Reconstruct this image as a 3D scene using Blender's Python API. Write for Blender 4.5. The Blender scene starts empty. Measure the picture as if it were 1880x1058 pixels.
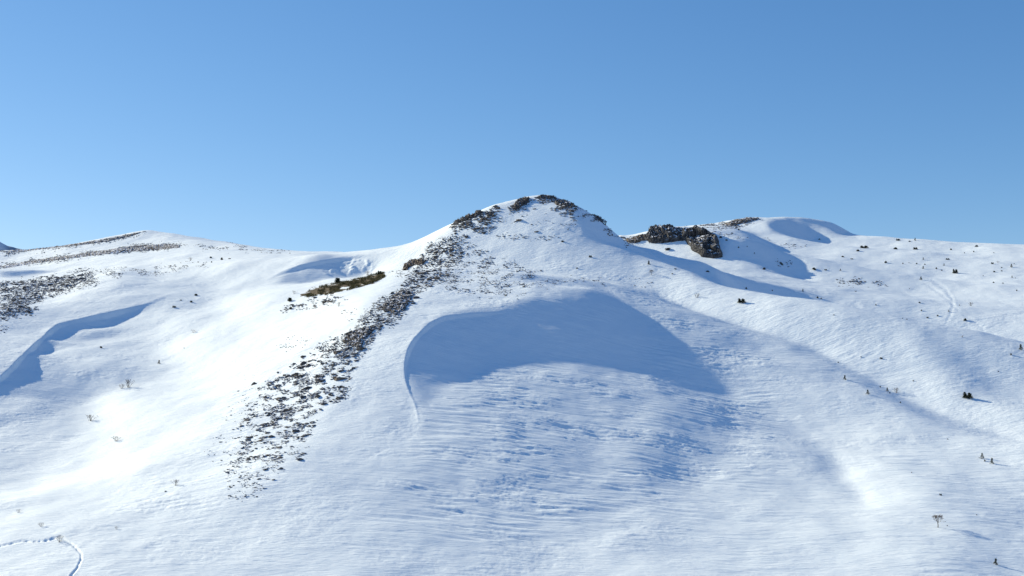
import bpy, bmesh, math, random, time
import numpy as np
from mathutils import Vector, Matrix, Quaternion

T0 = time.time()
DEBUG = False
scene = bpy.context.scene
# ------------------------------------------------------------------ camera
F = 2090.0            # focal length in photo pixels (photo is 1880 wide)
HOR = 700.0           # photo row of eye level
cam_d = bpy.data.cameras.new('camera')
cam = bpy.data.objects.new('camera', cam_d)
scene.collection.objects.link(cam)
cam_d.sensor_width = 36.0
cam_d.lens = F / 1880.0 * 36.0
cam_d.shift_y = (HOR - 529.0) / 1880.0
cam_d.clip_start = 0.5
cam_d.clip_end = 20000
cam.location = (0, 0, 0)
cam.rotation_euler = (math.radians(90), 0, 0)
scene.camera = cam

# ------------------------------------------------------------------ sun and sky
ELEV = math.radians(24.0)
AZ = math.radians(32.0)      # sun stands to the left, this far behind the line of the picture plane
L = Vector((-math.cos(ELEV) * math.cos(AZ), math.cos(ELEV) * math.sin(AZ), math.sin(ELEV)))
sun_d = bpy.data.lights.new('sun', 'SUN')
sun_d.energy = 4.1
sun_d.angle = math.radians(0.53)
sun_d.color = (1.0, 0.91, 0.68)
sun = bpy.data.objects.new('sun', sun_d)
sun.rotation_euler = L.to_track_quat('Z', 'Y').to_euler()
sun.location = (-200, 100, 200)
scene.collection.objects.link(sun)

world = bpy.data.worlds.new('World')
scene.world = world
world.use_nodes = True
wn = world.node_tree
bg = wn.nodes['Background']
sky = wn.nodes.new('ShaderNodeTexSky')
sky.sky_type = 'NISHITA'
sky.sun_disc = False
sky.sun_elevation = ELEV
sky.sun_rotation = math.atan2(L.x, L.y)
sky.altitude = 1700
sky.air_density = 1.0
sky.dust_density = 0.1
sky.ozone_density = 5.0
# grade of the clear winter sky: deeper red/green fall-off, as the camera recorded it
sep = wn.nodes.new('ShaderNodeSeparateColor'); com = wn.nodes.new('ShaderNodeCombineColor')
wn.links.new(sky.outputs[0], sep.inputs[0])
for i, (gam, k) in enumerate(((1.2, .69), (.9, .91), (.7, 1.33))):
    p_ = wn.nodes.new('ShaderNodeMath'); p_.operation = 'POWER'; p_.inputs[1].default_value = gam
    q_ = wn.nodes.new('ShaderNodeMath'); q_.operation = 'MULTIPLY'; q_.inputs[1].default_value = k
    wn.links.new(sep.outputs[i], p_.inputs[0]); wn.links.new(p_.outputs[0], q_.inputs[0]); wn.links.new(q_.outputs[0], com.inputs[i])
wn.links.new(com.outputs[0], bg.inputs[0])
bg.inputs[1].default_value = 0.10
scene.view_settings.view_transform = 'Standard'
scene.view_settings.look = 'None'
scene.view_settings.exposure = 0.77
scene.view_settings.gamma = 1.0
scene.cycles.max_bounces = 6
scene.cycles.diffuse_bounces = 4

# ------------------------------------------------------------------ noise
_rng = np.random.RandomState(7)
_perm = np.concatenate([_rng.permutation(256)] * 3).astype(np.int32)
_ang = _rng.rand(256) * 2 * np.pi
_gx = np.cos(_ang).astype(np.float32)
_gy = np.sin(_ang).astype(np.float32)

def gn(x, y, seed=0):
    """2D gradient noise, about -0.7..0.7"""
    x = np.asarray(x, np.float64) + seed * 17.31
    y = np.asarray(y, np.float64) - seed * 9.77
    xf = np.floor(x); yf = np.floor(y)
    fx = (x - xf).astype(np.float32); fy = (y - yf).astype(np.float32)
    xi = xf.astype(np.int64) & 255; yi = yf.astype(np.int64) & 255
    u = fx * fx * fx * (fx * (fx * 6 - 15) + 10)
    v = fy * fy * fy * (fy * (fy * 6 - 15) + 10)
    a = _perm[xi] + yi; b = _perm[xi + 1] + yi
    def g(h, dx, dy):
        h = _perm[h]
        return _gx[h] * dx + _gy[h] * dy
    n00 = g(a, fx, fy); n10 = g(b, fx - 1, fy)
    n01 = g(a + 1, fx, fy - 1); n11 = g(b + 1, fx - 1, fy - 1)
    x0 = n00 + u * (n10 - n00); x1 = n01 + u * (n11 - n01)
    return x0 + v * (x1 - x0)

def fbm(x, y, o=4, seed=0, lac=2.03, gain=0.5):
    s = 0; a = 1.0
    for i in range(o):
        s = s + a * gn(x, y, seed + i * 3)
        x = x * lac; y = y * lac; a *= gain
    return s

def sst(a, b, x):
    t = np.clip((x - a) / (b - a), 0, 1)
    return t * t * (3 - 2 * t)

def poly_sd(px, py, poly):
    """signed distance to a polygon (positive inside)"""
    n = len(poly); shp = px.shape
    best = np.full(shp, 1e18); inside = np.zeros(shp, bool)
    for i in range(n):
        ax, ay = poly[i]; bx, by = poly[(i + 1) % n]
        ex, ey = bx - ax, by - ay
        wx = px - ax; wy = py - ay
        t = np.clip((wx * ex + wy * ey) / (ex * ex + ey * ey + 1e-9), 0, 1)
        d = (wx - t * ex) ** 2 + (wy - t * ey) ** 2
        best = np.minimum(best, d)
        c = ((ay > py) != (by > py))
        if abs(ey) > 1e-9:
            inside ^= c & (px < ex * (py - ay) / ey + ax)
    s = np.sqrt(best)
    return np.where(inside, s, -s)

def pm(px, py, poly, fo=6, fi=6):
    """soft polygon mask; evaluated only near the polygon"""
    P = np.array(poly, float); out = np.zeros(px.shape)
    m = (px > P[:, 0].min() - fo) & (px < P[:, 0].max() + fo) & (py > P[:, 1].min() - fo) & (py < P[:, 1].max() + fo)
    if m.any():
        out[m] = sst(-fo, fi, poly_sd(px[m], py[m], poly))
    return out

def line_d(px, py, pts, width):
    """distance to open polyline and parameter 0..1 along it, only within width (else distance = inf)"""
    P = np.array(pts, float)
    D = np.full(px.shape, np.inf); TT = np.zeros(px.shape); SG = np.zeros(px.shape)
    m = (px > P[:, 0].min() - width) & (px < P[:, 0].max() + width) & (py > P[:, 1].min() - width) & (py < P[:, 1].max() + width)
    if not m.any(): return D, TT, SG
    x = px[m]; y = py[m]
    best = np.full(x.shape, np.inf); tt = np.zeros(x.shape); sg = np.zeros(x.shape)
    seg = np.hypot(np.diff(P[:, 0]), np.diff(P[:, 1])); cum = np.concatenate([[0], np.cumsum(seg)]); tot = cum[-1]
    for i in range(len(P) - 1):
        ex, ey = P[i + 1] - P[i]
        wx = x - P[i, 0]; wy = y - P[i, 1]
        t = np.clip((wx * ex + wy * ey) / (ex * ex + ey * ey + 1e-9), 0, 1)
        d = np.hypot(wx - t * ex, wy - t * ey)
        c = d < best
        best = np.where(c, d, best); tt = np.where(c, (cum[i] + t * seg[i]) / tot, tt)
        sg = np.where(c, np.sign(ex * wy - ey * wx), sg)
    D[m] = best; TT[m] = tt; SG[m] = sg
    return D, TT, SG

# ------------------------------------------------------------------ base landform: survey points (image column, row, distance)
CP = [
 # central line of the main face, from the summit down
 (1005,357,355),(1000,400,343),(1000,450,328),(1000,490,312),(1000,515,300),(1000,545,290),(1000,600,275),
 (1000,660,260),(1000,720,245),(1000,790,227),(1000,860,209),(1000,930,191),(1000,1000,172),(1000,1058,156),
 # rocky rib
 (905,378,350),(835,412,336),(800,450,314),(765,490,298),(735,530,283),(700,580,264),(660,630,246),(620,700,224),
 (575,780,206),(530,850,192),(450,910,180),(350,985,168),(250,1058,155),
 (880,440,322),(880,490,305),(870,540,288),(1105,405,352),(1140,440,350),(1110,480,322),
 # right part of the face
 (1200,515,298),(1190,560,286),(1200,620,272),(1200,700,253),(1200,780,236),(1200,860,220),(1200,940,200),(1200,1000,180),(1200,1058,160),
 (1400,680,258),(1400,760,243),(1400,840,227),(1400,920,205),(1400,1000,183),(1400,1058,165),
 (1540,720,240),(1600,780,227),(1600,840,215),(1600,900,204),(1600,950,192),(1600,1000,180),(1600,1058,165),
 (1750,820,209),(1750,880,196),(1750,950,182),(1750,1058,160),(1880,880,193),(1880,960,177),(1880,1058,160),
 # shoulder line of the face
 (1250,545,288),(1300,570,281),(1350,592,275),(1400,614,267),(1450,636,258),(1500,658,250),(1575,694,240),(1650,730,230),(1790,785,214),(1880,815,206),(1310,557,312),(1360,578,303),(1410,600,292),(1460,622,280),(1520,646,267),
 # slopes behind the shoulder
 (1200,490,328),(1300,520,332),(1385,540,338),(1300,490,376),(1325,480,398),(1262,458,402),(1200,452,404),(1312,436,403),(1275,424,408),(1228,420,412),(1195,424,416),(1360,452,418),(1400,472,405),(1375,430,455),(1420,455,435),(1180,437,425),(1200,462,380),(1145,440,430),(1190,427,440),
 (1500,540,358),(1500,480,420),(1480,445,465),(1600,520,380),(1600,600,310),(1600,470,440),(1700,560,360),(1750,600,335),
 (1880,560,370),(1880,640,306),(1880,720,255),(1750,680,282),(1750,500,430),(1880,500,440),(1600,670,272),(1450,590,310),
 # right skyline
 (1290,411,490),(1250,422,450),(1380,400,500),(1480,402,505),(1530,410,505),(1570,431,500),(1700,444,500),(1880,454,500),(2060,462,500),
 # saddle on the left of the summit
 (820,423,348),(760,450,358),(740,459,375),(620,463,400),(480,462,415),(560,482,375),(620,478,385),(700,485,335),(700,505,315),
 (600,505,340),(500,520,340),(600,560,300),(500,600,283),
 # gully left of the rib
 (470,530,325),(400,570,303),(345,620,285),(250,700,262),(130,790,238),(20,860,220),
 (500,645,264),(450,750,234),(350,850,208),(200,950,187),(100,1000,177),(0,1058,163),(0,960,190),(-200,1058,160),(-150,950,200),
 # left ridge
 (0,740,240),(0,640,262),(0,580,282),(0,525,300),(150,500,322),(300,490,338),(370,483,350),(150,600,286),(270,560,306),(200,540,309),
 (380,515,330),(100,680,262),(200,640,273),(-200,560,290),(-200,660,262),(-200,760,240),
 (0,505,350),(0,492,390),(150,467,410),(300,451,425),(420,459,428),(150,482,370),(300,468,390),(420,475,375),(-200,510,390),
 (150,463,455),(265,446,480),(0,478,470),
 (0,460,520),(100,453,520),(200,437,520),(265,424,520),(330,431,515),(420,444,505),(450,454,500),(480,465,490),(-200,475,520),
 # below the frame
 (0,1250,120),(500,1250,118),(1000,1250,118),(1500,1250,118),(1880,1250,118),(-400,1200,130),(2300,1200,130),
 (2200,620,330),(2200,780,230),(2200,950,180),(2200,500,440),
]
pts = []
for (px, py, d) in CP:
    pts.append(((px - 940) / F * d, d, (HOR - py) / F * d))
# ground out of sight behind the crests, metres
pts += [(-8,378,44),(10,388,42),(28,378,42),(-45,392,41),(-35,420,42),(0,420,44),(40,400,44),
        (-160,580,52),(-90,580,46),(-20,520,42),(40,500,52),(80,560,58),(120,570,58),(160,570,50),(230,570,45),(300,560,45),
        (-260,580,45),(-200,720,20),(0,720,15),(200,720,20),(380,720,10),(-380,700,15),
        (-200,20,-40),(0,20,-42),(200,20,-40),(-200,80,-34),(200,80,-34),(0,70,-36),(-420,300,10),(420,300,-10),(420,480,45)]
pts = np.array(pts)

def tps_fit(P, lam=2.0):
    n = len(P); S = 100.0
    X = P[:, :2] / S
    r2 = ((X[:, None] - X[None]) ** 2).sum(-1)
    K = 0.5 * r2 * np.log(r2 + 1e-12)
    A = np.zeros((n + 3, n + 3)); A[:n, :n] = K + lam * 1e-4 * np.eye(n)
    A[:n, n] = 1; A[:n, n + 1:] = X; A[n, :n] = 1; A[n + 1:, :n] = X.T
    w = np.linalg.solve(A, np.concatenate([P[:, 2], [0, 0, 0]]))
    return X, w, S

def tps_eval(m, x, y):
    X, w, S = m
    out = np.empty(x.size); xx = x.ravel() / S; yy = y.ravel() / S
    for i in range(0, x.size, 20000):
        a = xx[i:i + 20000]; b = yy[i:i + 20000]
        r2 = (a[:, None] - X[None, :, 0]) ** 2 + (b[:, None] - X[None, :, 1]) ** 2
        out[i:i + 20000] = (0.5 * r2 * np.log(r2 + 1e-12)) @ w[:len(X)] + w[len(X)] + w[len(X) + 1] * a + w[len(X) + 2] * b
    return out.reshape(x.shape)

GS = 1.25
GX0, GX1, GY0, GY1 = -300.0, 300.0, 100.0, 580.0
gx = np.arange(GX0, GX1 + .01, GS); gy = np.arange(GY0, GY1 + .01, GS)
TPS = tps_fit(pts)
GXX, GYY = np.meshgrid(gx, gy)         # [row=y, col=x]
cgx = np.arange(GX0 - 10, GX1 + 15, 5.0); cgy = np.arange(GY0 - 10, GY1 + 15, 5.0)

def bspline(grid, x0, y0, s, x, y):
    """uniform cubic B-spline of grid samples"""
    ny, nx = grid.shape
    fx = np.clip((x - x0) / s, 0, nx - 1.001); fy = np.clip((y - y0) / s, 0, ny - 1.001)
    ix = np.floor(fx).astype(np.int32); iy = np.floor(fy).astype(np.int32)
    tx = fx - ix; ty = fy - iy
    def w(t):
        return ((1 - t) ** 3 / 6, (3 * t ** 3 - 6 * t * t + 4) / 6, (-3 * t ** 3 + 3 * t * t + 3 * t + 1) / 6, t ** 3 / 6)
    wx = w(tx); wy = w(ty); out = 0
    for j in range(4):
        jj = np.clip(iy + j - 1, 0, ny - 1); r = 0
        for i in range(4):
            r = r + wx[i] * grid[jj, np.clip(ix + i - 1, 0, nx - 1)]
        out = out + wy[j] * r
    return out

Z = tps_eval(TPS, GXX, GYY)
print('base', time.time() - T0)

# how squarely each slope faces the sun (0 = turned edge-on), by (column,row): the lie of the land in between the survey points
TS = [
 (680,680,.24),(700,600,.26),(650,780,.22),(600,870,.22),(720,760,.2),(850,520,.26),(950,500,.27),(860,550,.2),(1050,500,.28),(750,560,.26),
 (1000,470,.38),(1000,400,.40),(1080,470,.32),(920,430,.40),(880,460,.33),(1180,510,.28),(1180,480,.32),(960,375,.42),
 (1000,620,-.05),(850,640,-.06),(900,740,.10),(1000,740,.09),(1100,760,.08),(900,800,.13),(1000,850,.12),(900,900,.17),(900,1000,.24),(800,800,.15),(800,900,.19),
 (700,850,.2),(700,950,.25),(600,950,.26),(1200,960,.19),(1100,900,.13),(1300,940,.2),(1400,900,.22),(1300,1030,.25),(1100,1040,.28),(1200,540,.10),(1250,600,.08),(1300,590,.07),(1400,635,.08),(1500,680,.10),
 (1400,680,.15),(1300,620,.08),(1350,620,.08),(1300,700,.08),(1450,720,.18),(1380,780,.12),(1550,740,.22),(1550,800,.27),(1570,870,.38),(1610,925,.42),(1700,850,.22),(1800,850,.20),(1800,930,.17),(1750,900,.17),
 (1700,1000,.25),(1850,1000,.18),(1500,930,.22),(1450,860,.16),(1500,1030,.34),(1620,1030,.33),(1500,700,.15),(1600,730,.14),(1700,775,.2),(1850,820,.28),(1640,950,.36),
 (1300,545,.42),(1240,520,.42),(1500,620,.38),(1400,585,.42),(1350,565,.42),(1450,560,.34),(1450,600,.3),(1600,620,.26),(1700,650,.22),(1760,700,.17),(1650,690,.30),(1700,730,.36),(1820,770,.36),(1850,660,.23),(1870,720,.22),
 (1600,560,.27),(1650,500,.26),(1550,500,.27),(1750,520,.38),(1850,500,.38),(1750,590,.34),(1850,580,.36),(1650,455,.42),(1800,470,.42),(1200,450,.34),(1240,470,.33),
 (1250,500,.33),(1350,410,.34),(1400,520,.3),(1420,540,.32),(1530,455,.38),(1505,427,.3),(1520,432,.3),(1600,440,.42),(1660,540,.27),(1400,425,.36),
 (850,735,.10),(950,705,.075),(1050,725,.07),(1150,745,.06),(830,760,.14),(60,745,.16),(130,655,.18),(200,625,.18),(30,775,.17),
 (500,620,.49),(400,700,.47),(300,800,.46),(600,560,.50),(560,640,.49),(450,570,.47),(500,510,.40),(600,480,.5),(700,480,.5),(780,450,.5),(640,600,.5),(540,750,.48),
 (300,900,.42),(200,980,.31),(100,950,.35),(400,950,.33),(300,950,.33),(300,1030,.28),(150,1030,.31),(500,980,.30),(50,1040,.33),(450,850,.45),(200,850,.55),(100,880,.48),(0,930,.42),(330,640,.5),(200,760,.5),
 (100,640,.14),(200,600,.13),(200,680,.15),(120,720,.12),(250,640,.2),(330,560,.22),(250,520,.2),(300,600,.27),(100,780,.2),(40,820,.24),(0,790,.18),(350,530,.27),(450,500,.38),(50,600,.16),(30,560,.2),
 (100,515,.40),(200,480,.45),(300,468,.45),(400,475,.42),(100,472,.42),(200,450,.42),(300,440,.5),(400,450,.45),(550,465,.42),(0,540,.3),
]
TSa = np.array(TS, float)
# (polygon, facing, feather)
TPOLY = [
 ([(930,570),(850,577),(800,586),(765,613),(745,650),(741,690),(752,722),(765,754),(787,752),(797,722),(850,706),(885,672),(940,658),(1010,660),(1080,680),(1180,702),(1200,660),(1190,610),(1150,560),(1110,525),(1070,520),(1075,545),(1020,555),(980,540)], -.075, (5, 16)),
 ([(850,585),(960,560),(1110,545),(1165,620),(1150,665),(1000,645),(890,640)], -.095, 16),
 ([(742,655),(770,620),(820,600),(870,640),(840,690),(797,722),(786,750),(765,752),(750,715)], -.10, 5),
 ([(1190,690),(1240,665),(1300,700),(1335,725),(1345,800),(1300,860),(1240,885),(1190,880),(1150,860),(1200,800),(1215,745)], -.02, 22),
 ([(920,515),(1000,505),(1080,508),(1150,520),(1190,540),(1110,530),(1060,530),(1000,530)], .06, 6),
 ([(1048,385),(1100,400),(1145,440),(1170,462),(1210,481),(1290,508),(1300,516),(1220,497),(1150,468),(1095,440),(1062,412)], -.10, 6),
 ([(0,690),(50,648),(100,598),(118,592),(200,574),(262,560),(255,568),(180,585),(130,600),(112,606),(95,625),(75,655),(45,690),(0,722)], -.06, 5),
 ([(508,505),(540,492),(600,479),(650,474),(690,470),(660,484),(600,493),(560,500)], -.08, 4),
 ([(0,498),(60,496),(100,497),(60,504),(0,508)], -.05, 3),
 ([(1405,410),(1440,405),(1475,418),(1498,440),(1470,446),(1432,432),(1412,424)], -.07, 4),
 ([(1440,403),(1485,404),(1530,410),(1566,427),(1536,431),(1522,419),(1480,412)], -.06, 3),
 ([(1285,503),(1310,508),(1385,541),(1330,528),(1290,512)], -.04, 3),
 ([(1332,452),(1370,440),(1415,456),(1440,478),(1465,512),(1400,500),(1335,480)], -.06, 6),
 ([(1532,845),(1556,868),(1580,895),(1605,935),(1618,958),(1596,945),(1575,915),(1550,885)], .60, 7),
 ([(1430,770),(1470,800),(1520,850),(1575,930),(1560,940),(1500,880),(1440,820)], .10, 14),
 ([(1690,640),(1745,665),(1800,705),(1850,735),(1800,725),(1740,700)], .06, 12),
 ([(1590,715),(1650,735),(1720,765),(1790,795),(1720,785),(1640,755)], .04, 8),
 ([(55,700),(110,680),(170,690),(130,740),(60,760)], .06, 16),
]
SHOULDER = [(1165,508),(1200,515),(1250,541),(1300,568),(1350,590),(1400,612),(1450,634),(1500,655),(1580,694),(1650,728),(1720,756),(1790,782),(1900,812)]
BACK = SHOULDER + [(1960,812),(1960,380),(1146,380),(1143,440),(1160,480)]
TSB = poly_sd(TSa[:, 0], TSa[:, 1], BACK) > 0
LIPA = [(1060,525),(1110,530),(1150,560),(1190,610),(1230,660),(1290,720)]
def Tmap(px, py):
    back = pm(px, py, BACK, 2, 3)
    Ts = []
    for sel in (~TSB, TSB):
        num = 0; den = 0
        for (a, b, t) in TSa[sel]:
            w = 1.0 / (((px - a) ** 2 + ((py - b) * 1.4) ** 2 + 150.0) ** 1.8)
            num = num + w * t; den = den + w
        Ts.append(num / den)
    T = Ts[0] * (1 - back) + Ts[1] * back
    for poly, t, f in TPOLY:
        m = pm(px, py, poly, *(f if isinstance(f, tuple) else (f, f)))
        T = T * (1 - m) + t * m
    return T

def visible(Zg):
    us = np.linspace(-.95, .95, 400); ds = np.arange(GY0, GY1, GS)
    U, Dd = np.meshgrid(us, ds)
    zz = bspline(Zg, GX0, GY0, GS, U * Dd, Dd)
    mx = np.maximum.accumulate(zz / Dd, axis=0)
    mu = np.clip(((GXX / GYY) + .95) / 1.9 * 399, 0, 399).astype(int)
    md = np.clip(((GYY - GY0) / GS), 0, len(ds) - 1).astype(int)
    return (Zg / GYY) >= mx[md, mu] - 0.006

lx, ly, lz = L.x, L.y, L.z
def Dx(a):
    o = np.zeros_like(a); o[:, :-1] = (a[:, 1:] - a[:, :-1]) / GS; return o
def DxT(a):
    o = np.zeros_like(a); o[:, :-1] -= a[:, :-1] / GS; o[:, 1:] += a[:, :-1] / GS; return o
def Dy(a):
    o = np.zeros_like(a); o[:-1] = (a[1:] - a[:-1]) / GS; return o
def DyT(a):
    o = np.zeros_like(a); o[:-1] -= a[:-1] / GS; o[1:] += a[:-1] / GS; return o
def lap(a):
    o = np.zeros_like(a)
    o[1:-1, 1:-1] = (a[2:, 1:-1] + a[:-2, 1:-1] + a[1:-1, 2:] + a[1:-1, :-2] - 4 * a[1:-1, 1:-1]) / GS ** 2
    return o
def lapT(a):
    o = np.zeros_like(a); v = a[1:-1, 1:-1] / GS ** 2
    o[2:, 1:-1] += v; o[:-2, 1:-1] += v; o[1:-1, 2:] += v; o[1:-1, :-2] += v; o[1:-1, 1:-1] -= 4 * v
    return o
# the skyline crests must stay at their surveyed height
SKY = [(760,450,358),(820,423,348),(870,390,349),(905,378,350),(960,362,353),(1005,357,355),(1060,372,354),(1105,405,352),(1140,440,350),(740,459,375),(680,461,388),(620,463,400),(550,463,408),(480,462,415),
       (1145,440,430),(1190,425,417),(1228,420,412),(1255,421,410),(1290,411,490),(1340,404,495),(1380,400,500),(1430,399,503),(1480,402,505),(1530,410,505),(1570,431,500),(1640,438,500),(1700,444,500),(1800,450,500),(1880,454,500),
       (0,460,520),(100,453,520),(150,446,520),(200,437,520),(265,424,520),(330,431,515),(420,444,505),(450,454,500),(480,465,490),
       (1200,515,298),(1250,541,291),(1300,570,283),(1350,592,278),(1400,612,274),(1450,634,264),(1500,655,254),(1580,694,240),(1650,730,228),(1720,758,220),(1790,785,211)]
MU = np.full(Z.shape, 8e-6)
for (px, py, d) in SKY:
    if px >= 1200 and py > 510: continue
    x = (px - 940) / F * d; sh = px >= 1200 and py > 510
    MU += (0.002 if sh else 0.2) * np.exp(-((GXX - x) ** 2 + (GYY - d) ** 2) / (2 * (2.5 if not sh else 4.0) ** 2))
Zbase = Z.copy()
edge = sst(GX0, GX0 + 50, GXX) * (1 - sst(GX1 - 50, GX1, GXX)) * sst(GY0 + 5, GY0 + 35, GYY) * (1 - sst(510, 550, GYY))
MU += 0.05 * (1 - edge)
C = np.zeros_like(Z)
for it in range(4):
    Zc = Zbase + C
    px = 940 + F * GXX / GYY; py = HOR - F * Zc / GYY
    zx = Dx(Zc); zy = Dy(Zc)
    T = Tmap(px, py)
    T = np.where(T > 0, T * .85, T)
    bowl_ = 1 - .95 * pm(px, py, TPOLY[0][0], 4, 22)
    fm_ = bowl_ * pm(px, py, [(760,520),(1200,510),(1350,590),(1500,700),(1450,850),(1300,960),(900,1000),(650,900),(760,760)], 30, 30)
    T = T + fm_ * (.045 * fbm(GXX / 14 + .3 * GYY / 14, GYY / 3.2, 2, 111) + .03 * gn(GXX / 14, GYY / 9, 113))
    T = T + .02 * fbm(GXX / 16, GYY / 6, 2, 115)
    W = visible(Zc) * edge + 1e-4
    MUe = MU + .004 * (W < .5)
    W = W * (1 - .9 * sst(505, 540, GYY))
    r = T * np.sqrt(1 + zx ** 2 + zy ** 2) - (lx * -zx + ly * -zy + lz) + (-lx * Dx(C) - ly * Dy(C))
    LAM = .6
    dl_, _, _ = line_d(px, py, SHOULDER, 16); dl2_, _, _ = line_d(px, py, LIPA, 12)
    LF = LAM * (1 - .93 * np.exp(-(np.minimum(dl_, dl2_) / 7.0) ** 2)); W = W * (1 + 2.5 * np.exp(-(dl_ / 14.0) ** 2))
    def A(c):
        g = W * (-lx * Dx(c) - ly * Dy(c))
        return -lx * DxT(g) - ly * DyT(g) + lapT(LF * lap(c)) + MUe * c + .0015 * (DxT(Dx(c)) + DyT(Dy(c)))
    bvec = -lx * DxT(W * r) - ly * DyT(W * r)
    x = C.copy(); rr = bvec - A(x); p = rr.copy(); rs = (rr * rr).sum()
    for k in range(300):
        Ap = A(p); al = rs / (p * Ap).sum(); x += al * p; rr -= al * Ap
        rn = (rr * rr).sum(); p = rr + (rn / rs) * p; rs = rn
    C = x
    if it == 3:
        Zn = Zbase + C; ap = (-lx * Dx(Zn) - ly * Dy(Zn) + lz) / np.sqrt(1 + Dx(Zn) ** 2 + Dy(Zn) ** 2)
        pxn = 940 + F * GXX / GYY; pyn = HOR - F * Zn / GYY; vs = visible(Zn)
        for (a_, b_, t_) in TS:
            dd_ = (pxn - a_) ** 2 + (pyn - b_) ** 2 + 1e6 * ~vs; k_ = dd_.argmin(); jj_, ii_ = np.unravel_index(k_, Z.shape)
            if DEBUG: print('T', a_, b_, 'want', t_ * .85, 'tm', round(float(T.ravel()[k_]), 2), 'got', round(float(ap.ravel()[k_]), 2), 'C', round(float(C.ravel()[k_]), 1), 'base', round(float(((-lx * Dx(Zbase) - ly * Dy(Zbase) + lz) / np.sqrt(1 + Dx(Zbase) ** 2 + Dy(Zbase) ** 2)).ravel()[k_]), 2))
    print('solve', it, float(np.abs(C).max()), float(np.sqrt(rs)), time.time() - T0)
Z = Zbase + C

def base_h(x, y):
    """smooth landform"""
    h = bspline(Z, GX0, GY0, GS, x, y)
    m = (x < GX0) | (x > GX1) | (y < GY0) | (y > GY1)
    if m.any():
        # outside the surveyed box: coarse continuation
        xe = np.clip(x, GX0, GX1); ye = np.clip(y, GY0, GY1)
        d = np.hypot(x - xe, y - ye)
        far = -30 + 0 * x
        far = np.where(y < GY0, -44, far)
        k = 1 - np.exp(-d / 120.0)
        h = np.where(m, h * (1 - k) + far * k + 6 * fbm(x / 160, y / 160, 3, 5) * k, h)
    return h

# --- snow cover detail -------------------------------------------------
LIP = [(935,571),(890,575),(850,578),(800,587),(766,614),(746,650),(742,690),(752,722),(766,756),(770,800)]
CORN1 = [(-30,722),(0,700),(50,650),(75,622),(100,599),(118,592),(160,584),(200,576),(262,560),(300,548),(345,528)]
CORN2 = [(480,520),(508,503),(540,491),(575,483),(600,479),(650,474),(730,466)]
LIP2 = [(960,562),(935,571),(890,575),(850,578),(800,587),(766,614),(746,650),(742,690),(752,722),(766,756)]
def chaikin(P, n=3):
    for _ in range(n):
        Q = [P[0]]
        for a, b in zip(P[:-1], P[1:]):
            Q += [(a[0] * .75 + b[0] * .25, a[1] * .75 + b[1] * .25), (a[0] * .25 + b[0] * .75, a[1] * .25 + b[1] * .75)]
        P = Q + [P[-1]]
    return P
CORN1, CORN2, LIP2 = chaikin(CORN1, 2), chaikin(CORN2, 2), chaikin(LIP2, 2)
LIP = chaikin(LIP, 2)
ROCKY = []   # filled below, polygons where the cover is rough
TRACKS = [   # (points, half width m, depth m)
 ([(1688,511),(1712,516),(1735,530),(1748,548),(1750,562),(1745,580),(1735,598)], .45, .09),
 ([(1680,514),(1705,523),(1728,540),(1745,556),(1760,572),(1775,582),(1790,592),(1806,604),(1812,614)], .40, .08),
 ([(1672,494),(1740,494),(1800,478),(1880,460)], .8, .05),
 ([(1745,606),(1800,592),(1850,580),(1885,574)], .5, .08),
 ([(0,1001),(40,991),(80,992),(110,985),(126,996),(140,1008),(149,1020),(149,1030),(142,1046),(130,1062)], .13, .36),
]
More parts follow.
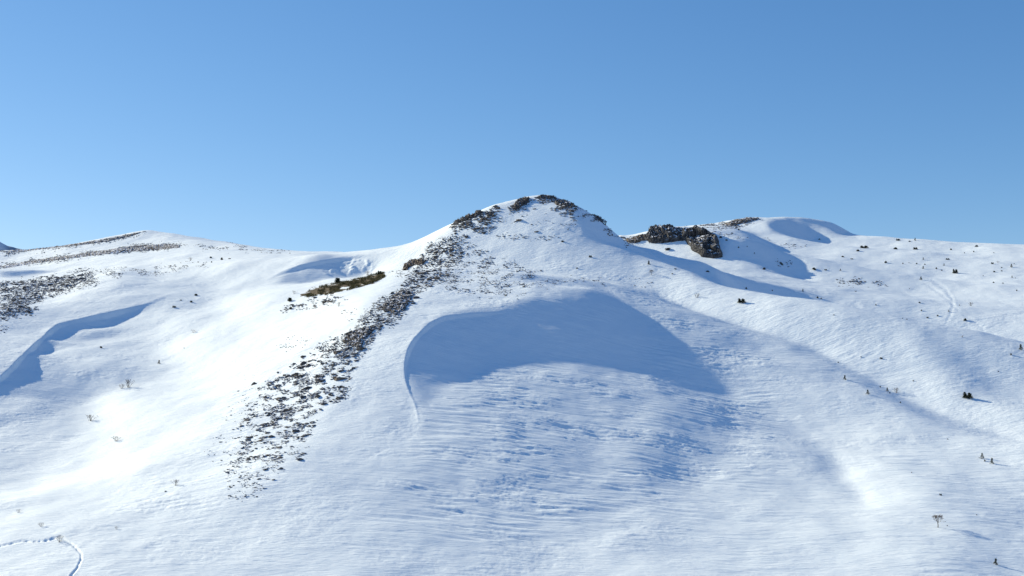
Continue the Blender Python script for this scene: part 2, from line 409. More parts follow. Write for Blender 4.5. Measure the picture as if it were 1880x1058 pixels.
def detail(x, y, h):
    px = 940 + F * x / np.maximum(y, 20); py = HOR - F * h / np.maximum(y, 20)
    near = (y > 90) & (y < 620)
    # large soft undulation
    d = .9 * fbm(x / 45, y / 45, 3, 11) + .25 * fbm(x / 13, y / 13, 3, 21)
    # wind ridges (sastrugi), running nearly left to right
    th = -0.10
    wx_ = 3.0 * gn(x / 19, y / 19, 31); wy_ = 1.6 * gn(x / 15, y / 15, 33)
    u = (x * math.cos(th) + y * math.sin(th)) + wx_
    v = (-x * math.sin(th) + y * math.cos(th)) + wy_
    fan = .5 * gn(x / 30, y / 30, 35)
    s1 = 1 - np.abs(gn(u / 13.0, (v + fan * u * .12) / 1.5, 41)) * 2.2
    s2 = 1 - np.abs(gn(u / 6.5 + 3, v / .85, 43)) * 2.2
    s3 = gn(u / 3.6, v / .46, 45)
    s0 = gn(u / 30, v / 5.5, 47)
    patch = sst(-.35, .45, fbm(x / 26, y / 12, 3, 51))
    patch2 = sst(-.3, .4, fbm(x / 15 + 9, y / 8, 2, 53))
    sas = .14 * s0 + .13 * s1 * (.3 + .9 * patch) + .10 * s2 * (.25 + 1.0 * patch2) + .095 * s3 * (.5 + .7 * patch2)
    rough = .065 * fbm(x / 1.6, y / 1.0, 3, 61, gain=.65) * (.3 + 1.2 * patch2)
    # masks by place
    A = np.full(x.shape, .42); R = np.full(x.shape, .5)
    def setm(poly, a, r, f=20):
        nonlocal A, R
        m = pm(px, py, poly, f, f)
        A = A * (1 - m) + a * m; R = R * (1 - m) + r * m
    setm([(760,650),(900,640),(1200,690),(1350,640),(1430,760),(1430,900),(1250,980),(900,1010),(700,960),(700,880),(760,820)], 1.3, .5, 40)
    setm([(1190,560),(1300,590),(1420,650),(1430,760),(1350,870),(1230,860),(1180,700)], 1.15, .8, 30)
    setm([(640,560),(800,540),(930,560),(800,590),(745,650),(745,700),(770,790),(700,850),(580,870),(640,700)], .35, .75, 12)
    setm([(800,460),(960,470),(1180,510),(1300,570),(1190,560),(1080,520),(930,560),(780,540)], .5, 1.2, 14)
    setm([(930,570),(850,577),(800,586),(765,613),(745,650),(741,690),(765,752),(790,750),(797,722),(850,706),(885,672),(940,658),(1010,660),(1080,680),(1180,700),(1190,600),(1150,560),(1070,545),(980,545)], .55, .10, 12)
    setm([(0,890),(230,710),(420,570),(640,560),(600,640),(430,700),(330,820),(100,960)], .34, .3, 30)
    setm([(0,520),(380,490),(400,560),(240,690),(0,860)], .35, .8, 20)
    setm([(430,700),(560,640),(520,860),(420,960),(150,1040),(180,960),(330,880)], .85, .9, 30)
    setm([(1300,900),(1880,820),(1880,1080),(1250,1080)], .5, .22, 50)
    setm([(1500,440),(1880,450),(1880,560),(1700,600),(1560,560)], .25, .25, 20)
    setm([(1180,480),(1500,520),(1880,620),(1880,770),(1650,700),(1380,590),(1250,540)], .5, .5, 20)
    d = d + (A * sas + R * rough) * near
    # lip at the head of the bowl
    D, tt, sg = line_d(px, py, LIP, 40)
    b = np.exp(-(D / 2.2) ** 2) * sst(0, .1, tt) * (1 - sst(.85, 1, tt))
    d = d + .10 * b * (.5 + .8 * np.abs(gn(x / 2.2, y / 2.2, 79)))
    # low blocks in the debris under the cornice on the saddle
    m = pm(px, py, [(590,488),(640,476),(690,480),(680,500),(600,505)], 6, 6)
    d = d + m * 1.0 * np.maximum(0, fbm(x / 2.4, y / 2.4, 2, 71))
    # cornices: the snow breaks off sharply on the lee side of these lines
    for P, hh, LL, s_ in ((CORN1, 1.05, 8.0, 1), (CORN2, .95, 5.0, 1), (LIP2, .7, 7.0, -1)):
        D, tt, sg = line_d(px, py, P, 90)
        Dm = D / F * y; ok = np.isfinite(D)
        Dm = np.where(ok, Dm, 1e3); side = sst(-.35, .45, sg * s_ * Dm)
        mod = (sst(0.02, .30, tt) if P[0][0] > 0 else 1) * (1 - sst(.62, .98, tt)) * (.8 + .8 * gn(x / 9, y / 9, 87))
        d = d + np.where(ok, -hh * mod * side * np.exp(-(Dm / LL) ** 1.3) + .25 * hh * mod * np.exp(-(Dm / 1.2) ** 2), 0)
    for P, w, dep in TRACKS:
        D, tt, sg = line_d(px, py, P, 25)
        D = D / F * y
        prof = -dep * np.exp(-(D / w) ** 2) + dep * (.35 if P[0][0] > 10 else .1) * np.exp(-((D - 2 * w) / w) ** 2)
        ends = sst(0, .08, tt) * (1 - sst(.92, 1, tt)) if P[0][0] > 10 else 1.0
        wob = .25 + 1.5 * np.abs(gn(x / .8, y / .8, 77)) * sst(-.5, .1, gn(x / 5, y / 5, 78))
        d = d + np.where(np.isfinite(D), prof, 0) * ends * wob
    return d

def H(x, y):
    x = np.asarray(x, float); y = np.asarray(y, float)
    h = base_h(x, y)
    return h + detail(x, y, h)

# ------------------------------------------------------------------ materials
def new_mat(name):
    m = bpy.data.materials.new(name); m.use_nodes = True
    nt = m.node_tree; b = nt.nodes['Principled BSDF']
    return m, nt, b
def nd(nt, t, **kw):
    n = nt.nodes.new(t)
    for k, v in kw.items():
        if k in n.inputs: n.inputs[k].default_value = v
        else: setattr(n, k, v)
    return n

def snow_material():
    m, nt, b = new_mat('snow')
    g = nd(nt, 'ShaderNodeNewGeometry')
    n1 = nd(nt, 'ShaderNodeTexNoise', Scale=.35, Detail=5.0)
    nt.links.new(g.outputs['Position'], n1.inputs['Vector'])
    r = nd(nt, 'ShaderNodeValToRGB')
    r.color_ramp.elements[0].position = .35; r.color_ramp.elements[0].color = (.81, .885, .93, 1)
    r.color_ramp.elements[1].position = .65; r.color_ramp.elements[1].color = (.85, .915, .95, 1)
    nt.links.new(n1.outputs[0], r.inputs[0]); nt.links.new(r.outputs[0], b.inputs['Base Color'])
    b.inputs['Roughness'].default_value = .75
    b.inputs['Specular IOR Level'].default_value = .25
    mp = nd(nt, 'ShaderNodeMapping'); mp.inputs['Scale'].default_value = (.38, 2.0, 1)
    nt.links.new(g.outputs['Position'], mp.inputs['Vector'])
    n2 = nd(nt, 'ShaderNodeTexNoise', Scale=1.6, Detail=6.0, Roughness=.6)
    nt.links.new(mp.outputs[0], n2.inputs['Vector'])
    bp = nd(nt, 'ShaderNodeBump', Strength=.8, Distance=.16)
    nt.links.new(n2.outputs[0], bp.inputs['Height']); nt.links.new(bp.outputs[0], b.inputs['Normal'])
    return m
SNOW = snow_material()

# ------------------------------------------------------------------ ground sheet
def add_mesh(name, co, faces, mat, smooth=True):
    me = bpy.data.meshes.new(name)
    me.vertices.add(len(co)); me.vertices.foreach_set('co', np.ascontiguousarray(co, np.float32).ravel())
    k = faces.shape[1]; nf = len(faces)
    me.loops.add(nf * k); me.loops.foreach_set('vertex_index', faces.astype(np.int32).ravel())
    me.polygons.add(nf); me.polygons.foreach_set('loop_start', np.arange(nf, dtype=np.int32) * k)
    me.update(calc_edges=True)
    me.polygons.foreach_set('use_smooth', np.full(nf, smooth))
    me.materials.append(mat)
    o = bpy.data.objects.new(name, me); scene.collection.objects.link(o)
    return o

inner = np.linspace(-.47, .47, 1250)
k = np.arange(1, 80)
outer = .47 + .0008 * k + .00022 * k ** 2
us = np.concatenate([-outer[::-1], inner, outer])
def rng_(a, b, s): return np.arange(a, b, s)
ds = np.concatenate([rng_(-60, 90, 10), rng_(90, 135, 1.2), rng_(135, 365, .30), rng_(365, 530, .5), rng_(530, 620, 2.5),
                     np.geomspace(620, 9000, 60)])
U, D_ = np.meshgrid(us, ds)
spread = np.where(D_ > 130, D_, 130 + (D_ - 130) * .3)
X = U * spread; Y = D_ + 0 * U
Zt = H(X, Y)
nr, nc = X.shape
idx = np.arange(nr * nc).reshape(nr, nc)
faces = np.stack([idx[:-1, :-1], idx[:-1, 1:], idx[1:, 1:], idx[1:, :-1]], -1).reshape(-1, 4)
ground = add_mesh('ground', np.stack([X, Y, Zt], -1).reshape(-1, 3), faces, SNOW)
ground['kind'] = 'structure'
ground['label'] = 'snow covered mountainside with wind ridges'
print('ground', nr * nc, time.time() - T0)

# ------------------------------------------------------------------ placing things on the ground
def hit(px, py):
    """where the sight lines through these photo points meet the ground"""
    px = np.atleast_1d(np.asarray(px, float)); py = np.atleast_1d(np.asarray(py, float))
    u = (px - 940) / F; a = (HOR - py) / F
    dd = np.arange(112.0, 575.0, 1.0)
    res = np.full(px.shape, np.nan)
    for i in range(0, len(px), 4000):
        uu = u[i:i + 4000, None]; DD = dd[None, :] + 0 * uu
        ok = bspline(Z, GX0, GY0, GS, uu * DD, DD) / DD >= a[i:i + 4000, None]
        k = ok.argmax(1); hitm = ok.any(1)
        res[i:i + 4000] = np.where(hitm, dd[k], np.nan)
    good = np.isfinite(res); r0 = np.where(good, res, 300.0)
    off = np.arange(-7, 4.01, .5); DD = r0[:, None] + off[None, :]
    XX = u[:, None] * DD
    ok = H(XX.ravel(), DD.ravel()).reshape(DD.shape) / DD >= a[:, None]
    k = np.where(ok.any(1), ok.argmax(1), len(off) // 2 + 2)
    d = DD[np.arange(len(px)), k] - .25
    x = u * d
    return x, d, H(x, d), good

def tri_of(o): return None
def set_tags(o, label, cat, group=None):
    o['label'] = label; o['category'] = cat
    if group: o['group'] = group
    return o

def rock_material(name, c0, c1, snow=.0, scale=2.0):
    m, nt, b = new_mat(name)
    tc = nd(nt, 'ShaderNodeTexCoord'); g = nd(nt, 'ShaderNodeNewGeometry')
    n = nd(nt, 'ShaderNodeTexNoise', Scale=scale, Detail=8.0, Roughness=.65)
    nt.links.new(g.outputs['Position'], n.inputs['Vector'])
    r = nd(nt, 'ShaderNodeValToRGB'); r.color_ramp.elements[0].position = .35; r.color_ramp.elements[1].position = .68
    r.color_ramp.elements[0].color = (*c0, 1); r.color_ramp.elements[1].color = (*c1, 1)
    nt.links.new(n.outputs[0], r.inputs[0])
    b.inputs['Roughness'].default_value = .9; b.inputs['Specular IOR Level'].default_value = .2
    bp = nd(nt, 'ShaderNodeBump', Strength=.8, Distance=.15)
    nt.links.new(n.outputs[0], bp.inputs['Height']); nt.links.new(bp.outputs[0], b.inputs['Normal'])
    if snow > 0:
        sx = nd(nt, 'ShaderNodeSeparateXYZ'); nt.links.new(g.outputs['Normal'], sx.inputs[0])
        n2 = nd(nt, 'ShaderNodeTexNoise', Scale=1.1, Detail=4.0); nt.links.new(g.outputs['Position'], n2.inputs['Vector'])
        ad = nd(nt, 'ShaderNodeMath', operation='MULTIPLY_ADD'); ad.inputs[1].default_value = .9
        nt.links.new(n2.outputs[0], ad.inputs[0]); nt.links.new(sx.outputs[2], ad.inputs[2])
        mr = nd(nt, 'ShaderNodeMapRange'); mr.inputs[1].default_value = 1.42 - snow; mr.inputs[2].default_value = 1.50 - snow
        nt.links.new(ad.outputs[0], mr.inputs[0])
        mx = nd(nt, 'ShaderNodeMix', data_type='RGBA'); mx.inputs['B'].default_value = (.86, .88, .92, 1)
        nt.links.new(mr.outputs[0], mx.inputs['Factor']); nt.links.new(r.outputs[0], mx.inputs['A']); nt.links.new(mx.outputs['Result'], b.inputs['Base Color'])
    else:
        nt.links.new(r.outputs[0], b.inputs['Base Color'])
    return m
ROCK = rock_material('grey_limestone', (.028, .026, .026), (.18, .162, .148), .12)
CLIFF = rock_material('dark_cliff_rock', (.020, .021, .024), (.13, .126, .126), .19, 1.1)
BROWN = rock_material('weathered_stone', (.06, .045, .035), (.24, .195, .15), .12)

# rock shapes: an icosphere cut by random planes
def ico(sub):
    bm = bmesh.new(); bmesh.ops.create_icosphere(bm, subdivisions=sub, radius=1.0)
    v = np.array([x.co[:] for x in bm.verts]); f = np.array([[a.index for a in q.verts] for q in bm.faces]); bm.free()
    return v, f
def rock_shape(sub, seed, flat=.5):
    r = np.random.RandomState(seed); v, f = ico(sub)
    for k in range(9):
        n = r.normal(size=3); n /= np.linalg.norm(n); lim = r.uniform(.35, .8)
        dd = v @ n; over = np.maximum(0, dd - lim); v = v - over[:, None] * n * .95
    v = v * (1 + .10 * r.normal(size=(len(v), 1)))
    v[:, 0] *= 1.1; v[:, 1] *= r.uniform(.6, .9); v[:, 2] *= flat * r.uniform(.8, 1.3)
    return v, f
SHAPES1 = [rock_shape(1, 100 + i, .36) for i in range(10)]
SHAPES2 = [rock_shape(2, 200 + i, .42) for i in range(10)]

rs = np.random.RandomState(3)
# (outline in the photo, how many, size in photo pixels from-to, clumping threshold, brown share, region)
BANDS = [
 ([(790,445),(835,430),(850,450),(845,480),(830,500),(838,520),(800,520),(775,535),(735,545),(738,525),(748,505),(765,480),(778,462)], 2300, 2.0, 7, -.4, 'rib'),
 ([(700,548),(735,530),(765,537),(748,570),(722,600),(690,602),(655,595),(670,572)], 1300, 2.0, 7, -.7, 'rib'),
 ([(640,562),(700,575),(700,600),(660,600),(620,585)], 120, 2, 6, .05, 'rib'),
 ([(600,625),(650,605),(700,590),(705,600),(675,640),(655,662),(600,655),(575,640)], 1300, 2.2, 7, -.25, 'rib'),
 ([(590,640),(660,640),(645,700),(642,740),(590,745),(560,790),(480,790),(505,690)], 2600, 1.8, 8, .0, 'rib'),
 ([(480,700),(590,690),(580,780),(560,845),(430,855),(440,780)], 2400, 1.7, 8, .02, 'rib'),
 ([(420,835),(565,835),(500,880),(475,915),(420,920),(405,860)], 600, 1.8, 7, .08, 'rib'),
 ([(600,625),(650,605),(700,590),(660,650),(640,740),(580,790),(540,840),(440,850),(500,690),(560,650)], 110, 7, 17, -.05, 'rib'),
 ([(700,548),(735,530),(790,460),(835,440),(840,500),(800,520),(745,570),(690,600),(655,595)], 60, 7, 15, -.3, 'rib'),
 ([(823,412),(833,393),(918,373),(1005,356),(1090,384),(1115,405),(1050,385),(960,388),(912,400),(860,424)], 36, 6, 13, -.1, 'summit'),
 ([(0,525),(60,516),(130,503),(175,515),(130,530),(80,548),(60,570),(0,585)], 50, 6, 12, -.2, 'left ridge'),
 ([(440,690),(490,680),(430,860),(370,850)], 130, 1.8, 6, .15, 'rib'),
 ([(505,625),(560,612),(600,628),(560,640),(510,648)], 60, 2, 6, .1, 'rib'),
 ([(850,440),(900,465),(1000,500),(960,545),(880,550),(810,530),(840,480)], 1500, 1.6, 5.5, .05, 'shoulder'),
 ([(900,500),(1080,508),(1200,515),(1200,528),(1100,522),(950,530)], 330, 1.5, 4.5, .08, 'shoulder'),
 ([(823,412),(833,393),(880,379),(918,373),(912,400),(900,412),(860,424),(832,424)], 800, 2.5, 9, -.22, 'summit'),
 ([(845,432),(880,415),(920,404),(930,414),(890,430),(858,439)], 200, 2, 7, -.05, 'summit'),
 ([(935,382),(960,362),(980,360),(975,374),(958,386),(938,393)], 260, 2.5, 7, -.2, 'summit'),
 ([(980,362),(1005,356),(1045,365),(1090,384),(1115,405),(1138,440),(1122,436),(1100,412),(1060,395),(1010,383)], 800, 2, 8, -.05, 'summit'),
 ([(1005,372),(1050,376),(1055,402),(1025,395)], 160, 2, 6, .0, 'summit'),
 ([(900,392),(1050,392),(1060,440),(900,445)], 110, 1.6, 5, .18, 'summit'),
 ([(900,425),(1020,430),(1010,445),(900,440)], 90, 1.6, 5, .1, 'summit'),
 ([(1140,437),(1188,428),(1192,445),(1150,449)], 240, 2, 6, -.2, 'right ridge'),
 ([(1250,416),(1300,408),(1345,404),(1395,395),(1402,402),(1372,413),(1335,424),(1305,420),(1270,428)], 1000, 1.6, 5, -.08, 'right ridge'),
 ([(1300,420),(1350,425),(1420,438),(1480,452),(1460,456),(1380,440),(1320,436)], 90, 1.5, 5, .05, 'right ridge'),
 ([(1540,514),(1570,511),(1588,518),(1570,522),(1540,523)], 120, 2, 6, -.3, 'right ridge'),
 ([(1590,516),(1612,517),(1628,524),(1610,522)], 40, 2, 5, -.3, 'right ridge'),
 ([(1425,480),(1450,481),(1448,488),(1428,487)], 30, 2, 5, -.3, 'right ridge'),
 ([(0,487),(60,478),(150,465),(200,457),(240,450),(310,449),(330,453),(260,462),(200,466),(100,480),(0,492)], 1500, 2, 5, -.15, 'left ridge'),
 ([(300,445),(420,452),(480,460),(560,461),(500,465),(400,459),(300,452)], 330, 1.6, 4, .0, 'left ridge'),
 ([(0,459),(110,450),(200,436),(262,424),(266,428),(205,443),(110,457),(8,470)], 800, 1.5, 4, -.1, 'left ridge'),
 ([(415,445),(440,444),(465,455),(430,455)], 90, 1.6, 4, -.2, 'left ridge'),
 ([(0,520),(60,512),(130,500),(158,495),(168,505),(180,522),(130,532),(80,550),(62,575),(0,588)], 3800, 2.2, 7, -.35, 'left ridge'),
 ([(155,498),(370,482),(382,488),(320,500),(200,515),(160,518)], 650, 1.6, 4.5, .0, 'left ridge'),
 ([(0,596),(16,602),(8,612),(0,613)], 25, 2, 6, -.5, 'left ridge'),
 ([(515,562),(560,548),(612,540),(645,545),(600,562),(560,572),(515,580)], 260, 2, 8, -.02, 'grass edge'),
 ([(680,505),(715,500),(750,497),(740,506),(690,510)], 50, 2, 5, .0, 'grass edge'),
]
PX = []; PY = []; SZ = []; RG = []
for bi, (poly, n, s0, s1, th, region) in enumerate(BANDS):
    P = np.array(poly, float); area = 0
    x0, y0 = P.min(0) - 6; x1, y1 = P.max(0) + 6
    got = 0; tries = 0
    while got < n and tries < 60:
        tries += 1
        a = rs.uniform(x0, x1, 3000); b = rs.uniform(y0, y1, 3000)
        m = pm(a, b, poly, 6, 8)
        cl = fbm(a / 26, (b + .12 * a) / 10, 3, 81)       # wind-drawn clumps
        keep = (rs.rand(3000) < m * sst(th - .04, th + .14, cl + .2 * (m - .5)))
        a = a[keep][:n - got]; b = b[keep][:n - got]
        PX.append(a); PY.append(b); got += len(a)
        cl2 = sst(-.3, .5, gn(a / 14, b / 8, 83))
        SZ.append(s0 + (s1 - s0) * rs.rand(len(a)) ** 2.6 * (.5 + .7 * cl2)); RG += [region] * len(a)
PX = np.concatenate(PX); PY = np.concatenate(PY); SZ = np.concatenate(SZ); RG = np.array(RG)
RX, RY, RZ, good = hit(PX, PY)
PX, PY, SZ, RG, RX, RY, RZ = [q[good] for q in (PX, PY, SZ, RG, RX, RY, RZ)]
SM = SZ / F * RY * .62      # half length in metres
print('rocks', len(PX), time.time() - T0)

def rock_xform(i):
    yaw = rs.normal(0, .45); tx = rs.normal(.25, .16) ; ty = rs.normal(.0, .14)
    return Matrix.Rotation(yaw, 3, 'Z') @ Matrix.Rotation(tx, 3, 'X') @ Matrix.Rotation(ty, 3, 'Y')

order = np.argsort(-SZ)
NIND = 290
LAB = {
 'rib': ('angular dark rock in the stony rib running down the middle slope', 'rocks of the stony rib'),
 'shoulder': ('small dark stone on the rough snow shoulder below the summit', 'stones on the shoulder below the summit'),
 'summit': ('grey rock breaking through the snow around the central summit', 'rocks around the central summit'),
 'right ridge': ('dark rock on the snowy ridge to the right of the summit', 'rocks of the right ridge'),
 'left ridge': ('dark rock in the stony bands of the left ridge', 'rocks of the left ridge'),
 'grass edge': ('dark rock in the snow beside the bare grass patch', 'rocks beside the grass patch'),
}
protos = []
for i, (v, f) in enumerate(SHAPES2):
    me = bpy.data.meshes.new('rock'); me.from_pydata(v.tolist(), [], f.tolist()); me.materials.append(ROCK if i % 4 else BROWN); protos.append(me)
for i in order[:NIND]:
    o = bpy.data.objects.new('rock', protos[rs.randint(len(protos))]); scene.collection.objects.link(o)
    s = SM[i]
    o.matrix_world = Matrix.Translation((RX[i], RY[i], RZ[i] + s * .10)) @ (rock_xform(i) @ Matrix.Diagonal((s, s, s))).to_4x4()
    lab, grp = LAB[RG[i]]; set_tags(o, lab, 'rock', grp)
# the many small stones
V = []; Fc = []; nv = 0
for i in order[NIND:]:
    v, f = SHAPES1[rs.randint(10)]
    s = SM[i]; R = np.array(rock_xform(i)) * s
    V.append(v @ R.T + np.array([RX[i], RY[i], RZ[i] + s * .08])); Fc.append(f + nv); nv += len(v)
scree = add_mesh('scree', np.concatenate(V), np.concatenate(Fc), ROCK, False)
scree['kind'] = 'stuff'; scree['label'] = 'small dark stones poking through the snow'; 
print('scree', time.time() - T0)

# ------------------------------------------------------------------ crags

def plates(a, b, seed):
    """angular block relief: every cell of an irregular pattern has its own height and tilt, with cracks between"""
    ia = np.floor(a).astype(int); ib = np.floor(b).astype(int)
    f1 = np.full(a.shape, 9.0); f2 = np.full(a.shape, 9.0); h = np.zeros(a.shape)
    rr_ = np.random.RandomState(seed); ra, rb, rh, rt, ru = rr_.rand(5, 1024)
    for di in (-1, 0, 1):
        for dj in (-1, 0, 1):
            k = ((ia + di) * 37 + (ib + dj) * 101 + (ia + di) * (ib + dj) * 7) & 1023
            ca = ia + di + ra[k]; cb = ib + dj + rb[k]
            d = np.hypot(a - ca, b - cb); hh = rh[k] + (rt[k] - .5) * 1.0 * (a - ca) + (ru[k] - .5) * 1.0 * (b - cb)
            n = d < f1; f2 = np.where(n, f1, np.minimum(f2, d)); h = np.where(n, hh, h); f1 = np.where(n, d, f1)
    return h - .3 * (1 - sst(0, .14, f2 - f1))
def crag(name, label, poly, relief, cell, seed, mat, cat='outcrop', feather=3.0, step=.6, aspect=1.0, sink=.5):
    """rock face laid on the ground inside a photo outline: blocky relief standing out along the slope's normal, its rim under the snow"""
    P = np.array(poly, float); pad = 3
    ax = np.arange(P[:, 0].min() - pad, P[:, 0].max() + pad, step); ay = np.arange(P[:, 1].min() - pad, P[:, 1].max() + pad, step)
    AX, AY = np.meshgrid(ax, ay); x, y, z, g = hit(AX.ravel(), AY.ravel())
    e = 1.2
    hx = (base_h(x + e, y) - base_h(x - e, y)) / (2 * e); hy = (base_h(x, y + e) - base_h(x, y - e)) / (2 * e)
    nrm = np.stack([-hx, -hy, np.ones_like(hx)], 1); nrm /= np.linalg.norm(nrm, axis=1, keepdims=True)
    sd = poly_sd(AX.ravel(), AY.ravel(), poly) + feather * .9 * gn(x / cell * .8, (y + z) / cell * .8, seed + 3)
    m = np.clip(sd / feather, -1, 1)
    qa = (x + .25 * z) / cell; qb = (z * 1.1 + y * .55) / (cell * aspect)
    wa = .25 * gn(qa * 1.7, qb * 1.7, seed); wb = .25 * gn(qa * 1.7 + 9, qb * 1.7, seed + 1)
    h = plates(qa + wa, qb + wb, seed) * .55 + plates(qa * 2.6, qb * 2.6 + wa, seed + 7) * .28 + .10 * fbm(qa * 5, qb * 5, 2, seed + 2)
    d = relief * (h * sst(-.2, 1, m) + .25) - relief * sink * 1.4 * (1 - sst(-.8, .4, m))
    p = np.stack([x, y, z], 1) + nrm * d[:, None]
    ii = np.arange(AX.size).reshape(AX.shape)
    q = np.stack([ii[:-1, :-1], ii[1:, :-1], ii[1:, 1:], ii[:-1, 1:]], -1).reshape(-1, 4)
    ok = g[q].all(1) & (sd[q] > -feather * .9).any(1)
    ed = np.linalg.norm(p[q] - p[np.roll(q, 1, 1)], axis=2).max(1)
    q = q[ok & (ed < 5.0 + relief)]
    # keep the main connected piece only
    par = np.arange(AX.size)
    def find(i):
        while par[i] != i: par[i] = par[par[i]]; i = par[i]
        return i
    for f in q:
        r0 = find(f[0])
        for t in f[1:]:
            r1 = find(t)
            if r1 != r0: par[r1] = r0
    roots = np.array([find(f[0]) for f in q]); vals, cnt = np.unique(roots, return_counts=True); q = q[roots == vals[cnt.argmax()]]
    us_, inv = np.unique(q, return_inverse=True); p = p[us_]; q = inv.reshape(q.shape)
    c = p.mean(0); o = add_mesh(name, p - c, q, mat, False); o.location = c
    return set_tags(o, label, cat)
def boulder(label, px, py, w, h, seed, mat):
    x, y, z, g = hit([px], [py]); s = float(y[0]) / F
    v, f = rock_shape(3, seed, .9)
    for k in range(2):
        v = v * (1 + .10 * fbm(v[:, 0] * 2 + seed, v[:, 1] * 2 + v[:, 2] * 1.3, 3, seed)[:, None])
    v = v / np.abs(v).max(0) * np.array([w / 2 * s, w / 2.4 * s, h * .8 * s])
    o = add_mesh('boulder', v, f, mat, False); o.location = (x[0], y[0], z[0] + h * s * .15)
    return set_tags(o, label, 'boulder')
crag('cliff', 'large dark cliff jutting from the snow right of the summit, steep lower right side',
     [(1254,424),(1270,421),(1300,428),(1318,440),(1325,462),(1326,472),(1310,476),(1290,470),(1272,460),(1262,446),(1252,436)], 3.2, 4.6, 11, CLIFF, 'cliff', feather=5.0, aspect=1.1)
crag('rock_outcrop', 'jagged dark outcrop on the skyline just left of the large cliff',
     [(1184,438),(1192,424),(1212,418),(1232,419),(1252,421),(1266,428),(1264,440),(1252,442),(1240,443),(1222,447),(1204,447),(1190,444)], 2.3, 3.4, 12, CLIFF, feather=4.0)
crag('rock_outcrop', 'grey fissured outcrop at the left end of the summit dome, against the sky',
     [(823,413),(825,402),(835,394),(850,390),(868,387),(884,384),(886,392),(868,401),(850,407),(838,411)], 1.5, 1.4, 13, ROCK, feather=3, step=.5, aspect=1.5)
crag('rock_outcrop', 'brownish hooked outcrop at the top of the stony rib, beside the saddle snow',
     [(739,500),(742,488),(752,480),(768,477),(782,480),(776,486),(762,486),(750,492),(746,502)], 1.0, .9, 14, BROWN, feather=2.0, step=.5)
crag('rock_outcrop', 'dark rock patch left of the bare top of the summit dome',
     [(940,385),(946,373),(958,363),(972,364),(970,372),(960,377),(952,384)], 1.0, 1.1, 15, ROCK, feather=2.0, step=.5)
crag('rock_outcrop', 'dark rock patch just under the crest of the summit dome, right of its top',
     [(1018,371),(1034,368),(1052,372),(1056,380),(1040,380),(1022,377)], .9, 1.1, 16, ROCK, feather=2.0, step=.5)
crag('rock_outcrop', 'dark rocks along the steep right edge of the summit dome, against the sky',
     [(1068,378),(1086,380),(1100,392),(1110,404),(1112,414),(1104,408),(1092,398),(1078,388)], 1.3, 1.1, 26, ROCK, feather=2.0, step=.5)
crag('rock_outcrop', 'low brown rock strip on the skyline between the summit and the jagged outcrop',
     [(1150,440),(1168,434),(1186,431),(1188,441),(1168,446),(1152,446)], .8, 1.2, 27, BROWN, feather=2.0, step=.5)
crag('rock_outcrop', 'long thin brown rock band along the highest crest of the right ridge',
     [(1330,412),(1352,403),(1378,398),(1398,397),(1392,403),(1370,409),(1346,415)], .8, 1.4, 28, BROWN, feather=2.0, step=.5)
crag('rock_outcrop', 'dense dark stone mass in the upper middle of the stony rib, above a shorter one',
     [(712,556),(728,538),(744,532),(758,538),(752,556),(742,570),(724,576),(706,570),(690,568)], .55, .75, 29, ROCK, feather=3.0, step=.6)
crag('rock_outcrop', 'dense dark stone patch in the rib just above the curved edge of the hollow',
     [(628,628),(646,608),(668,602),(690,600),(684,610),(668,624),(664,640),(646,636)], .5, .7, 30, ROCK, feather=3.0, step=.6)
crag('rock_outcrop', 'long dark rock strip crossing the left ridge below its skyline',
     [(-10,492),(30,484),(60,478),(110,472),(150,466),(200,459),(240,452),(290,449),(330,450),(330,455),(270,460),(215,464),(150,472),(90,480),(30,489),(-10,496)], .6, 1.0, 31, ROCK, feather=2.2, step=.7)
crag('rock_outcrop', 'thin rock strip rising along the skyline of the left ridge to its summit',
     [(5,463),(40,457),(100,451),(150,446),(200,438),(240,430),(262,426),(240,434),(200,443),(150,450),(100,455),(40,462)], .5, 1.0, 32, ROCK, feather=1.8, step=.7)
crag('rock_outcrop', 'thin dark rocks right on the top of the summit dome, against the sky',
     [(982,364),(996,358),(1012,356),(1030,360),(1042,364),(1036,369),(1018,366),(1000,365)], .8, 1.0, 33, ROCK, feather=2.0, step=.5)
boulder('oval dark boulder lying near the middle of the stony rib', 588, 699, 13, 7, 17, ROCK)
boulder('dark boulder alone in the white snow left of the stony rib', 467, 704, 12, 5, 18, ROCK)
boulder('dark flat boulder at the right edge of the lowest part of the stony rib', 551, 846, 13, 5, 19, ROCK)
boulder('dark angular rock above the curved edge of the hollow, below a dense stone patch', 686, 602, 13, 8, 20, ROCK)
boulder('flat grey stone alone on the snow of the summit dome', 954, 406, 14, 3.5, 21, ROCK)
boulder('small dark stone alone below the middle of the summit dome', 985, 427, 10, 3, 22, ROCK)
boulder('low dark rock half buried below the jagged skyline outcrop', 1227, 459, 13, 4, 23, CLIFF)
boulder('dark rock in the blue shadow right of the large cliff', 1403, 495, 8, 4, 24, CLIFF)

